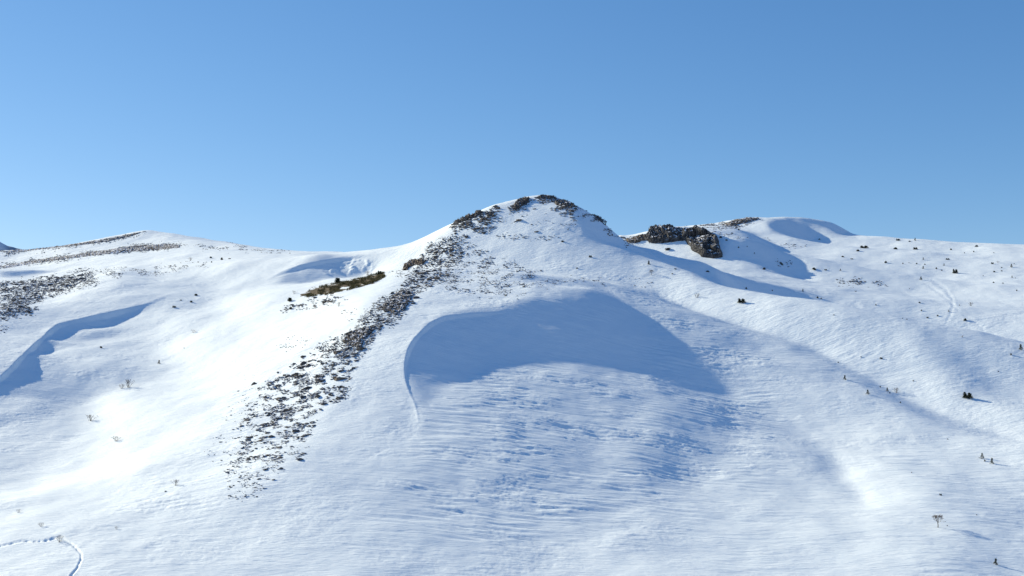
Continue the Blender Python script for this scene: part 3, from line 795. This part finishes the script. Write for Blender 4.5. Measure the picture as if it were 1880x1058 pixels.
# ------------------------------------------------------------------ bare grass patch
def simple_mat(name, c0, c1, scale=3.0, rough=.9):
    m, nt, b = new_mat(name); g = nd(nt, 'ShaderNodeNewGeometry')
    n = nd(nt, 'ShaderNodeTexNoise', Scale=scale, Detail=5.0); nt.links.new(g.outputs['Position'], n.inputs['Vector'])
    r = nd(nt, 'ShaderNodeValToRGB'); r.color_ramp.elements[0].position = .38; r.color_ramp.elements[1].position = .62
    r.color_ramp.elements[0].color = (*c0, 1); r.color_ramp.elements[1].color = (*c1, 1)
    nt.links.new(n.outputs[0], r.inputs[0]); nt.links.new(r.outputs[0], b.inputs['Base Color'])
    b.inputs['Roughness'].default_value = rough; b.inputs['Specular IOR Level'].default_value = .15
    return m
EARTH = simple_mat('bare_earth', (.05, .036, .02), (.15, .12, .075), 1.6)
GRASS = simple_mat('dry_olive_grass', (.06, .055, .018), (.15, .125, .05), .8)
GP = [(553,542),(575,530),(605,523),(640,516),(668,510),(690,503),(704,501),(707,508),(694,516),(670,524),(640,532),(600,540),(565,545)]
GPn = [(625,527),(645,525),(640,531),(622,532)]
x, y, z, g = hit([p[0] for p in GP], [p[1] for p in GP])
gxs = np.arange(x.min() - 1, x.max() + 1, .4); gys = np.arange(y.min() - 1, y.max() + 1, .4)
GXg, GYg = np.meshgrid(gxs, gys)
hb = H(GXg, GYg); pxg = 940 + F * GXg / GYg; pyg = HOR - F * hb / GYg
mm = poly_sd(pxg, pyg, GP) + 7.0 * fbm(GXg / 3.2, GYg / 2.4, 3, 91); mm = mm - 6 * np.maximum(0, gn(GXg / 1.3 + 5, GYg / 1.0, 92) - .25) * 3; mm = np.minimum(mm, -poly_sd(pxg, pyg, GPn) + 1)
lift = np.clip(mm / 3.0, -1, 1) * .08
hb2 = hb + lift + .05 * gn(GXg / .8, GYg / .8, 93)
ii = np.arange(GXg.size).reshape(GXg.shape)
q = np.stack([ii[:-1, :-1], ii[:-1, 1:], ii[1:, 1:], ii[1:, :-1]], -1).reshape(-1, 4)
q = q[(mm.ravel()[q] > -2.5).any(1)]
earth = add_mesh('bare_earth', np.stack([GXg, GYg, hb2], -1).reshape(-1, 3), q, EARTH)
earth['kind'] = 'structure'; earth['label'] = 'thawed brown earth patch'
N = 9000
a = rs.uniform(550, 710, N * 4); b = rs.uniform(498, 547, N * 4)
k = (poly_sd(a, b, GP) > -1) & (poly_sd(a, b, GPn) < 0) & (fbm(a / 18, b / 7, 2, 95) + .004 * (a - 620) > -.1)
a = a[k][:N]; b = b[k][:N]
x, y, z, g = hit(a, b)
n = len(x); hgt = rs.uniform(.15, .6, n); wd = rs.uniform(.03, .09, n); an = rs.uniform(0, 6.28, n)
p0 = np.stack([x - wd * np.cos(an), y - wd * np.sin(an), z - .05], 1); p1 = np.stack([x + wd * np.cos(an), y + wd * np.sin(an), z - .05], 1)
p2 = np.stack([x + rs.normal(0, .15, n), y + rs.normal(0, .15, n), z + hgt], 1)
gr = add_mesh('grass', np.stack([p0, p1, p2], 1).reshape(-1, 3), np.arange(3 * n).reshape(-1, 3), GRASS, False)
gr['kind'] = 'stuff'; gr['label'] = 'olive brown dry grass on the thawed patch left of the rib'

# ------------------------------------------------------------------ shrubs
NEEDLE = simple_mat('dark_needles', (.018, .028, .016), (.06, .07, .04), 6.0)
BARK = simple_mat('grey_brown_bark', (.05, .04, .035), (.14, .11, .09), 8.0)
def tube_mesh(segs, sides=4):
    """segs: list of (p0, p1, r0, r1)"""
    V = []; Q = []
    for p0, p1, r0, r1 in segs:
        p0 = Vector(p0); p1 = Vector(p1); d = (p1 - p0).normalized()
        u = d.orthogonal().normalized(); w = d.cross(u); b0 = len(V)
        for k in range(sides):
            t = 2 * math.pi * k / sides; V.append(p0 + r0 * (math.cos(t) * u + math.sin(t) * w))
        for k in range(sides):
            t = 2 * math.pi * k / sides; V.append(p1 + r1 * (math.cos(t) * u + math.sin(t) * w))
        for k in range(sides):
            Q.append((b0 + k, b0 + (k + 1) % sides, b0 + sides + (k + 1) % sides, b0 + sides + k))
    return V, Q
def mesh_obj(name, V, Q, mat, parent=None):
    me = bpy.data.meshes.new(name); me.from_pydata([tuple(v) for v in V], [], Q); me.materials.append(mat)
    o = bpy.data.objects.new(name, me); scene.collection.objects.link(o)
    if parent: o.parent = parent
    return o
def grow(r, p, d, ln, rad, depth, segs, tips, spread=.6, kids=3, up=.1):
    n = 3
    for k in range(n):
        q = p + d * (ln / n); segs.append((p, q, rad * (1 - .25 * k / n), rad * (1 - .25 * (k + 1) / n)))
        d = (d + Vector((r.gauss(0, .14), r.gauss(0, .14), up * .5 + r.gauss(0, .08)))).normalized(); p = q
    if depth == 0: tips.append((p, d)); return
    for k in range(kids):
        nd_ = (d + Vector((r.gauss(0, spread), r.gauss(0, spread), r.gauss(up, spread * .5)))).normalized()
        grow(r, p, nd_, ln * r.uniform(.55, .85), rad * .6, depth - 1, segs, tips, spread, kids, up)
def make_evergreen(seed, cone):
    r = random.Random(seed); root = bpy.data.objects.new('evergreen_shrub', None); scene.collection.objects.link(root)
    segs = []; pts_ = []
    stems = 1 if cone else 4
    for s in range(stems):
        bx = 0 if cone else r.uniform(-.55, .55); by = 0 if cone else r.uniform(-.3, .3); hh = 1.0 if cone else r.uniform(.55, 1.0)
        tip = Vector((bx * 1.2, by, hh)); segs.append((Vector((bx * .8, by, -.25)), tip, .05, .012))
        lv = 9
        for k in range(lv):
            t = (k + .5) / lv; rad_ = (.46 if cone else .36) * (1 - t) ** .8 * r.uniform(.6, 1.2) + .05
            for j in range(6):
                an = r.uniform(0, 6.28); c = Vector((bx + math.cos(an) * rad_ * r.uniform(.3, 1), by + math.sin(an) * rad_ * r.uniform(.3, 1), hh * t + r.uniform(-.03, .08)))
                segs.append((Vector((bx, by, hh * t)), c, .012, .005)); pts_.append(c)
    V, Q = tube_mesh(segs, 3); mesh_obj('trunk', V, Q, BARK, root)
    V = []; Q = []
    for c in pts_:
        for k in range(9):
            d = Vector((r.gauss(0, 1), r.gauss(0, 1), r.gauss(.3, .7))).normalized() * r.uniform(.06, .15)
            w = d.orthogonal().normalized() * r.uniform(.02, .045); b0 = len(V)
            p = c + Vector((r.gauss(0, .03), r.gauss(0, .03), r.gauss(0, .03)))
            V += [p - w, p + w, p + d]; Q.append((b0, b0 + 1, b0 + 2))
    mesh_obj('crown', V, Q, NEEDLE, root)
    return root
def make_bare(seed, tree=False):
    r = random.Random(seed); root = bpy.data.objects.new('bare_tree' if tree else 'bare_shrub', None); scene.collection.objects.link(root)
    segs = []; tips = []
    if tree:
        segs.append((Vector((0, 0, -.12)), Vector((.03, 0, .16)), .028, .022)); segs.append((Vector((.03, 0, .16)), Vector((0, .02, .34)), .022, .017))
        for k in range(9):
            an = k * 2.4; grow(r, Vector((.01, .01, r.uniform(.24, .34))), Vector((math.cos(an) * 1.0, math.sin(an) * .8, r.uniform(.5, 1.9))).normalized(), .22, .009, 2, segs, tips, .65, 3, .12)
        V, Q = tube_mesh(segs[:2], 6); mesh_obj('trunk', V, Q, BARK, root); segs = segs[2:]
    else:
        for k in range(9):
            grow(r, Vector((r.uniform(-.15, .15), r.uniform(-.1, .1), -.1)), Vector((r.uniform(-.6, .6), r.uniform(-.5, .5), 1)).normalized(), .5, .016, 1, segs, tips, .4, 3, .1)
    V, Q = tube_mesh(segs, 3); mesh_obj('branches', V, Q, BARK, root)
    V = []; Q = []
    for p, d in tips:
        for k in range(5):
            dd = (d + Vector((r.gauss(0, .5), r.gauss(0, .5), r.gauss(0, .4)))).normalized() * r.uniform(.06, .16); w = dd.orthogonal().normalized() * .008
            b0 = len(V); V += [p - w, p + w, p + dd]; Q.append((b0, b0 + 1, b0 + 2))
    mesh_obj('twigs', V, Q, BARK, root)
    return root
PR = {'c': [make_evergreen(i, True) for i in (1, 2)], 'w': [make_evergreen(i, False) for i in (3, 4, 5)],
      'b': [make_bare(i) for i in (6, 7, 8)], 't': [make_bare(9, True)]}
used = set()
def plant(kind, px, py, hpx, label=None, wf=1.0):
    x, y, z, g = hit([px], [py]); x, y, z = float(x[0]), float(y[0]), float(z[0])
    v = PR[kind][int(px * 7 + py) % len(PR[kind])]
    if v.name in used:
        o = v.copy(); scene.collection.objects.link(o)
        for ch in v.children:
            c = ch.copy(); scene.collection.objects.link(c); c.parent = o
    else:
        o = v; used.add(v.name)
    s = hpx / F * y * (.72 if hpx < 8 and kind == 'w' else 1.0)
    o.location = (x, y, z - .02); o.rotation_euler = (0, 0, (px * 1.7) % 6.28 if kind != 'w' else ((px * 1.7) % .8 - .4)); o.scale = (s * wf, s * (wf + 1) / 2, s)
    if label: set_tags(o, label, 'tree' if kind == 't' else 'shrub')
    else:
        if px > 1380: lab, grp = ('small dark evergreen shrub dotted over the snow slope at far right', 'evergreen shrubs on the far right slope')
        elif px > 900: lab, grp = ('small dark evergreen shrub on the snow between the summit and the right ridge', 'evergreen shrubs right of the summit')
        else: lab, grp = ('small dark evergreen shrub on the left snow slope', 'evergreen shrubs on the left slope')
        if kind == 'b':
            side = 'left' if px < 900 else 'right'
            lab, grp = 'thin bare twiggy shrub sticking out of the %s snow slope' % side, 'bare shrubs on the %s slope' % side
        set_tags(o, lab, 'shrub', grp)
    return o
SH = [
 # right ridge and the slope below its skyline
 ('w',1587,456,7,'long low dark evergreen thicket under the right skyline, right of the lump',2.6),('w',1575,461,5,None,2.0),('w',1644,458,6,None,1.8),('w',1681,458,6,None,1.6),('w',1649,442,5,None,1.8),('w',1670,444,3,None,2.2),
 ('c',1680,442,5),('w',1793,453,5,'dark evergreen shrub standing up against the sky on the right skyline',1.6),('w',1746,459,4),('w',1788,463,4),('w',1771,465,3),('w',1740,477,4,None,2.0),('w',1627,483,6,None,1.4),('w',1658,485,4),('w',1669,483,2.5),('w',1683,485,4),
 ('c',1695,477,4),('w',1698,486,3),('c',1695,494,5),('w',1719,494,5),('w',1729,497,3),('c',1733,488,4),('w',1754,502,8,'dark spiky evergreen shrub left of the group high on the far right slope',1.0),('w',1822,485,5),('b',1832,483,5),('c',1857,491,6),('w',1862,485,3),
 ('w',1839,492,3),('w',1839,498,3),('w',1826,500,4,None,1.8),('c',1858,510,4),('w',1864,511,2.5),('w',1824,521,6,None,1.3),('w',1842,523,4,None,2.0),('w',1867,534,4),('w',1805,507,2.5),('w',1825,465,3),('c',1691,514,6),
 ('w',1548,472,4,None,2.2),('w',1564,476,2.5,None,2.5),('w',1496,495,4,None,2.4),('w',1516,497,3,None,2.0),('c',1543,498,4),('c',1474,536,5),('w',1501,547,5),('w',1508,548,4),('w',1608,560,4),('w',1571,535,2,None,2.2),
 ('w',1689,556,4,None,1.6),('w',1692,571,4),('w',1703,583,4),('w',1722,580,4,None,1.4),('c',1742,573,4),('w',1762,561,3),('b',1782,562,9,'pale bare shrub in the middle of the far right slope, right of the curved track'),('w',1772,588,7,'bushy dark evergreen shrub just below the curved track',1.2),
 ('w',1657,585,3),('w',1665,587,3),('w',1531,580,3),('w',1670,530,2.5),('b',1767,621,5),('w',1505,440,3,None,2.0),('w',1594,528,2),
 # nearer right
 ('w',1777,731,11,'wide dark evergreen clump with a long shadow on the right slope',1.35),('c',1874,642,10,'dark conical evergreen at the right edge of the picture'),('w',1856,651,5,'low dark evergreen left of the one at the right edge'),
 ('c',1551,697,8,'upright evergreen on the shoulder line, left of two with long shadows'),('c',1593,724,8,'upright evergreen below the shoulder line with a long shadow to its right'),('w',1539,666,3),('w',1581,656,3),('w',1618,659,4,None,1.6),
 ('w',1616,711,4),('c',1629,718,7),('w',1634,722,4),('b',1646,722,13,'bare twiggy shrub standing on the shoulder line beside small evergreens'),('w',1653,740,4),('w',1677,699,3),('w',1833,684,2.5),('w',1740,807,2.5),
 ('c',1803,842,10,'left one of the pair of small evergreens on the lower right snow'),('w',1808,846,5),('c',1821,851,10,'right one of the pair of small evergreens on the lower right snow'),
 ('t',1722,970,30,'small bare tree with a thin trunk and a long blue shadow, lower right'),('w',1727,910,5,'tiny shrub above the bare tree, with its own shadow streak'),('c',1828,1036,11,'small evergreen at the bottom right beside rough snow'),('w',1793,946,2.5),('w',1674,868,3),('w',1739,966,3),
 # centre
 ('w',1084,473,5,None,1.4),('c',1191,486,7,'tiny upright evergreen at the edge of the summit shadow'),('t',1196,505,12,'small bare tree just below the summit shadow'),('w',1034,443,4,None,2.4),('w',1060,492,3,None,2.2),('w',1370,531,5),
 ('w',1362,555,8,'dark spreading evergreen below the tip of the summit shadow',1.6),('b',1280,546,10,'bare twiggy shrub just above the shoulder edge'),('w',1418,535,3),('w',1240,494,3,None,1.6),('w',1235,503,3,None,1.8),('w',1299,500,4,None,2.2),
 ('w',1357,423,5,None,1.4),('w',1345,429,3,None,2.5),('w',1323,437,5,None,1.5),('w',1334,442,4),('w',1356,455,4),('w',1372,453,3),('c',1385,467,3),('w',1436,485,4,None,2.4),('w',1494,494,5,None,1.8),('w',1150,455,2.5),
 # left
 ('b',350,479,8),('w',388,474,5,None,1.4),('w',408,475,7,None,1.1),('w',422,475,4,None,1.6),('w',389,482,4),('w',364,482,3),('w',361,543,6,None,1.6),('w',352,555,5,None,1.8),('w',332,552,3,None,1.6),('w',320,565,5,None,1.6),('w',186,639,5,'low dark shrub on the shaded left slope with a long thin shadow',1.4),
 ('b',355,611,8),('w',338,640,2.5),('c',292,668,7,'tiny dark upright shrub alone in the brightest snow'),('b',236,712,19,'tall thin bare shrub of upright twigs at the edge of the bright snow, left'),('b',224,714,11),('b',166,773,14,'wide bare shrub on the bright snow, left of a lower one',1.5),
 ('b',214,810,11,'low spreading bare shrub in the bright snow, below the taller bare ones',1.8),('b',323,892,14,'bare twig shrub with a blue shadow left of the stony rib foot'),('w',304,904,3,None,1.8),('b',214,972,7),('b',110,996,16,'bare twigs sticking up beside the curved furrow at bottom left'),('b',34,941,9),('b',76,968,10),
 ('b',675,505,10,'bare shrub above the grass patch'),('w',622,519,11,'dark bushy shrub on the upper edge of the grass patch',1.3),('b',540,540,8,'pale bare shrub at the lower left tip of the grass patch'),('b',622,563,10,'bare shrub in the snow below the grass patch'),('w',698,505,8,'olive brown bush at the right end of the grass patch',1.2),
 ('w',1436,486,3,None,1.8),('b',655,605,10),('w',534,553,8,None,1.4),('w',535,567,6,None,1.8),('w',596,556,5,None,1.8),
]
for t in SH:
    k, px, py, h = t[:4]; plant(k, px, py, h, t[4] if len(t) > 4 else None, t[5] if len(t) > 5 else 1.0)

# ------------------------------------------------------------------ far mountain tip at the left edge
far_m = simple_mat('far_mountain_rock_and_snow', (.12, .14, .17), (.75, .78, .82), .006)
nx_, ny_ = 90, 40
xs = np.linspace(-1500, -900, nx_); ys = np.linspace(2300, 2800, ny_)
MX, MY = np.meshgrid(xs, ys)
pk = -1180
ridge_h = 262 + 80 * np.exp(-np.abs(MX + 1240) / 160) 
MZ = ridge_h - np.abs(MY - 2520) * .75 + 18 * fbm(MX / 90, MY / 90, 4, 97)
ii = np.arange(MX.size).reshape(MX.shape)
fm = add_mesh('mountain', np.stack([MX, MY, MZ], -1).reshape(-1, 3), np.stack([ii[:-1, :-1], ii[:-1, 1:], ii[1:, 1:], ii[1:, :-1]], -1).reshape(-1, 4), far_m)
fm['kind'] = 'structure'; fm['label'] = 'distant mountain tip at the left edge'
print('done', time.time() - T0)
